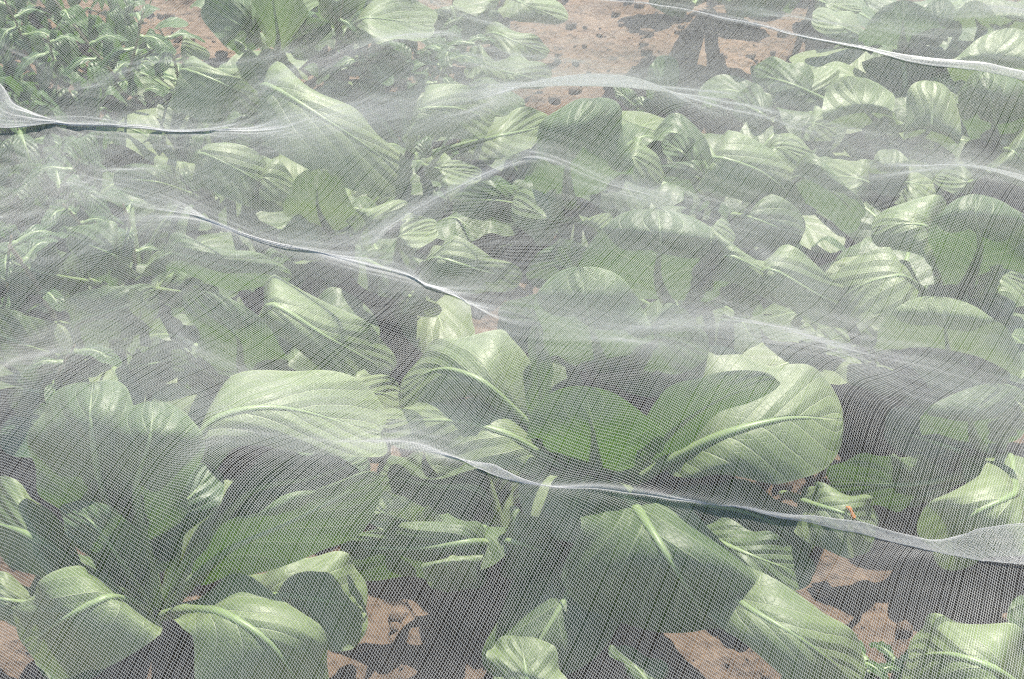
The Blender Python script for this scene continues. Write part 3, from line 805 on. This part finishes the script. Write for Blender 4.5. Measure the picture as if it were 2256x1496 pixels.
# slow drift of the weave in its own plane
x = x + .006 * vnoise(x, y, 7, 31) + .0022 * vnoise(x, y, 22, 32)
y = y + .006 * vnoise(x, y, 7, 33) + .0022 * vnoise(x, y, 22, 34)
dxs = np.zeros_like(x); dys = np.zeros_like(x); lift = np.zeros_like(x)
for pts, (g0, g1), w, hz, wf, wn in FOLDS:
    P = np.array([on_net(*q)[:2] for q in pts])
    d = np.concatenate([[0], np.cumsum(np.linalg.norm(np.diff(P, axis=0), axis=1))]); tot = d[-1]; d /= tot
    Q = spline(P, d, np.linspace(0, 1, 22))
    m = (x > Q[:, 0].min() - .45) & (x < Q[:, 0].max() + .45) & (y > Q[:, 1].min() - .45) & (y < Q[:, 1].max() + .45)
    X1, Y1 = x[m], y[m]
    T = np.gradient(Q, axis=0); T /= np.linalg.norm(T, axis=1)[:, None]

    def seg(k):
        a, b = Q[k], Q[k + 1]; ab = b - a; L2 = ab @ ab
        t = np.clip(((X1 - a[0]) * ab[0] + (Y1 - a[1]) * ab[1]) / L2, 0, 1)
        tx = T[k, 0] * (1 - t) + T[k + 1, 0] * t; ty = T[k, 1] * (1 - t) + T[k + 1, 1] * t
        ex, ey = X1 - (a[0] + ab[0] * t), Y1 - (a[1] + ab[1] * t)
        return t, tx, ty, ex, ey, np.sqrt(ex * ex + ey * ey)
    dist = np.full(X1.shape, 1e9)
    for k in range(len(Q) - 1):
        dist = np.minimum(dist, seg(k)[5])
    sw = np.zeros_like(X1); sd = np.zeros_like(X1); sp = np.zeros_like(X1); nx = np.zeros_like(X1); ny = np.zeros_like(X1)
    for k in range(len(Q) - 1):
        t, tx, ty, ex, ey, D = seg(k)
        q = np.exp(-(D - dist) / .018)
        sw += q; sd += q * (ex * -ty + ey * tx); sp += q * (k + t) / (len(Q) - 1); nx -= q * ty; ny += q * tx
    sd /= sw; sp /= sw; nx /= sw; ny /= sw
    endf = np.exp(-np.maximum(dist - np.abs(sd), 0) / .02)
    tap = np.clip(sp / .16, 0, 1) * np.clip((1 - sp) / .16, 0, 1); tap = tap * tap * (3 - 2 * tap) * endf
    if pts[0][0] < 0: tap = np.clip((1 - sp) / .2, 0, 1) * endf
    if pts[-1][0] > W0: tap = np.clip(sp / .2, 0, 1) * endf
    ww = w * (1 + .5 * vnoise(X1, Y1, 14, 77))
    gath = .9 * (g0 + (g1 - g0) * sp) * tap * (1 + .25 * vnoise(X1, Y1, 18, 78))
    B = gath * ww
    sh = -B * (sd / ww) / (1 + (sd / ww)**4)**.25 * np.exp(-(sd / (.05 + 1.4 * w))**2)
    dxs[m] += nx * sh; dys[m] += ny * sh
    cr_ = np.exp(-(sd / (1.6 * w + .012))**2)
    pl = vnoise(sp * tot * 9 + 3 * w, sd * 95 + 40 * tot, 1, 80 + len(pts)) + .6 * vnoise(sp * tot * 16, sd * 190, 1, 90 + len(pts))
    lift[m] += tap * (hz * np.exp(-(sd / np.where(sd > 0, wf, wn))**2) + .05 * np.maximum(gath - .8, 0) * ww * (sd / ww) * np.exp(-(sd / ww)**2)
                      + cr_ * .0020 * np.minimum(gath, 1) * pl)
x = x + dxs; y = y + dys
z = net_h(x, y) + lift + .004
# fine wrinkles, mostly running the way the folds run
al, ac = x * .97 - y * .24, x * .24 + y * .97
z += .0030 * vnoise(al, ac * 3.2, 9, 41) + .0022 * vnoise(al, ac * 2.6, 21, 42) + .0010 * vnoise(x, y, 55, 43)

full = np.full((NA, NB), -1, dtype=np.int64); full[ii, jj] = np.arange(len(x))
PX = np.full((NA, NB, 3), np.nan, dtype=np.float32); PX[ii, jj] = np.stack([x, y, z], 1)


def grad(A, ax):
    f = np.roll(A, -1, ax) - A; b = A - np.roll(A, 1, ax)
    g_ = np.where(np.isnan(f), b, np.where(np.isnan(b), f, .5 * (f + b)))
    return g_


TA = grad(PX, 1)[ii, jj]; TB = grad(PX, 0)[ii, jj]
PN = np.stack([x, y, z], 1)
TA = np.nan_to_num(TA, nan=1e-4); TB = np.nan_to_num(TB, nan=1e-4)
nrm = lambda a: a / (np.linalg.norm(a, axis=1)[:, None] + 1e-12)
TA, TB = nrm(TA), nrm(TB)
NN = nrm(np.cross(TB, TA))
R_A, R_B = .000098, .000084
par = ((ii + jj) % 2 * 2 - 1)[:, None] * .00008
vs, fs, base_n = [], [], 0
for R_T, T, ax, s in ((R_A, TA, 1, 1), (R_B, TB, 0, -1)):
    S = nrm(np.cross(T, NN))
    cen = PN + NN * par * s
    ring = [cen + R_T * (math.sin(a) * NN + math.cos(a) * S) for a in (rad(90), rad(210), rad(330))]
    vs.append(np.stack(ring, 1).reshape(-1, 3))
    nxt = np.roll(full, -1, ax)
    if ax == 1: nxt[:, -1] = -1
    else: nxt[-1] = -1
    p0 = np.arange(len(x)); p1 = nxt[ii, jj]
    ok = p1 >= 0; p0, p1 = p0[ok], p1[ok]
    for k in range(3):
        k2 = (k + 1) % 3
        fs.append(np.stack([p0 * 3 + k, p0 * 3 + k2, p1 * 3 + k2, p1 * 3 + k], 1) + base_n)
    base_n += len(x) * 3
net = link('insect_net', np.concatenate(vs), np.concatenate(fs), M_NET)
tag(net, 'fine white mesh insect net draped in folds over the whole bed of bok choy', 'net')
print('NET nodes', len(x))

# ------------------------------------------------------------------ light
sc = bpy.context.scene
w = bpy.data.worlds.new('World'); sc.world = w; w.use_nodes = True
nt = w.node_tree
sky = nt.nodes.new('ShaderNodeTexSky'); sky.sky_type = 'NISHITA'; sky.sun_disc = False
SUN_EL, SUN_AZ = rad(57), rad(16)          # behind the bed, a little to the right
sky.sun_elevation = SUN_EL; sky.sun_rotation = SUN_AZ
bg = nt.nodes['Background']; bg.inputs[1].default_value = .10
nt.links.new(sky.outputs[0], bg.inputs[0])
sun = bpy.data.lights.new('sun', 'SUN'); sun.energy = 4.2; sun.angle = rad(.5); sun.color = (1, .93, .82)
so = bpy.data.objects.new('sun', sun); C.objects.link(so)
from mathutils import Vector
dirv = Vector((math.sin(SUN_AZ) * math.cos(SUN_EL), math.cos(SUN_AZ) * math.cos(SUN_EL), math.sin(SUN_EL)))
so.rotation_euler = dirv.to_track_quat('Z', 'Y').to_euler(); so.location = (0, 2, 3)

cam = bpy.data.cameras.new('camera'); co = bpy.data.objects.new('camera', cam); C.objects.link(co)
cam.sensor_width = 36; cam.lens = 18 / math.tan(HFOV / 2); cam.clip_start = .02; cam.clip_end = 200
co.location = (0, 0, CAM_H); co.rotation_euler = (math.pi / 2 - PITCH, 0, 0)
sc.camera = co
sc.view_settings.view_transform = 'Standard'; sc.view_settings.look = 'None'
sc.view_settings.exposure = 1.25; sc.view_settings.gamma = 1
sc.cycles.use_denoising = False
sc.cycles.max_bounces = 8; sc.cycles.transparent_max_bounces = 4
sc.cycles.pixel_filter_type = 'BLACKMAN_HARRIS'; sc.cycles.filter_width = 1.25
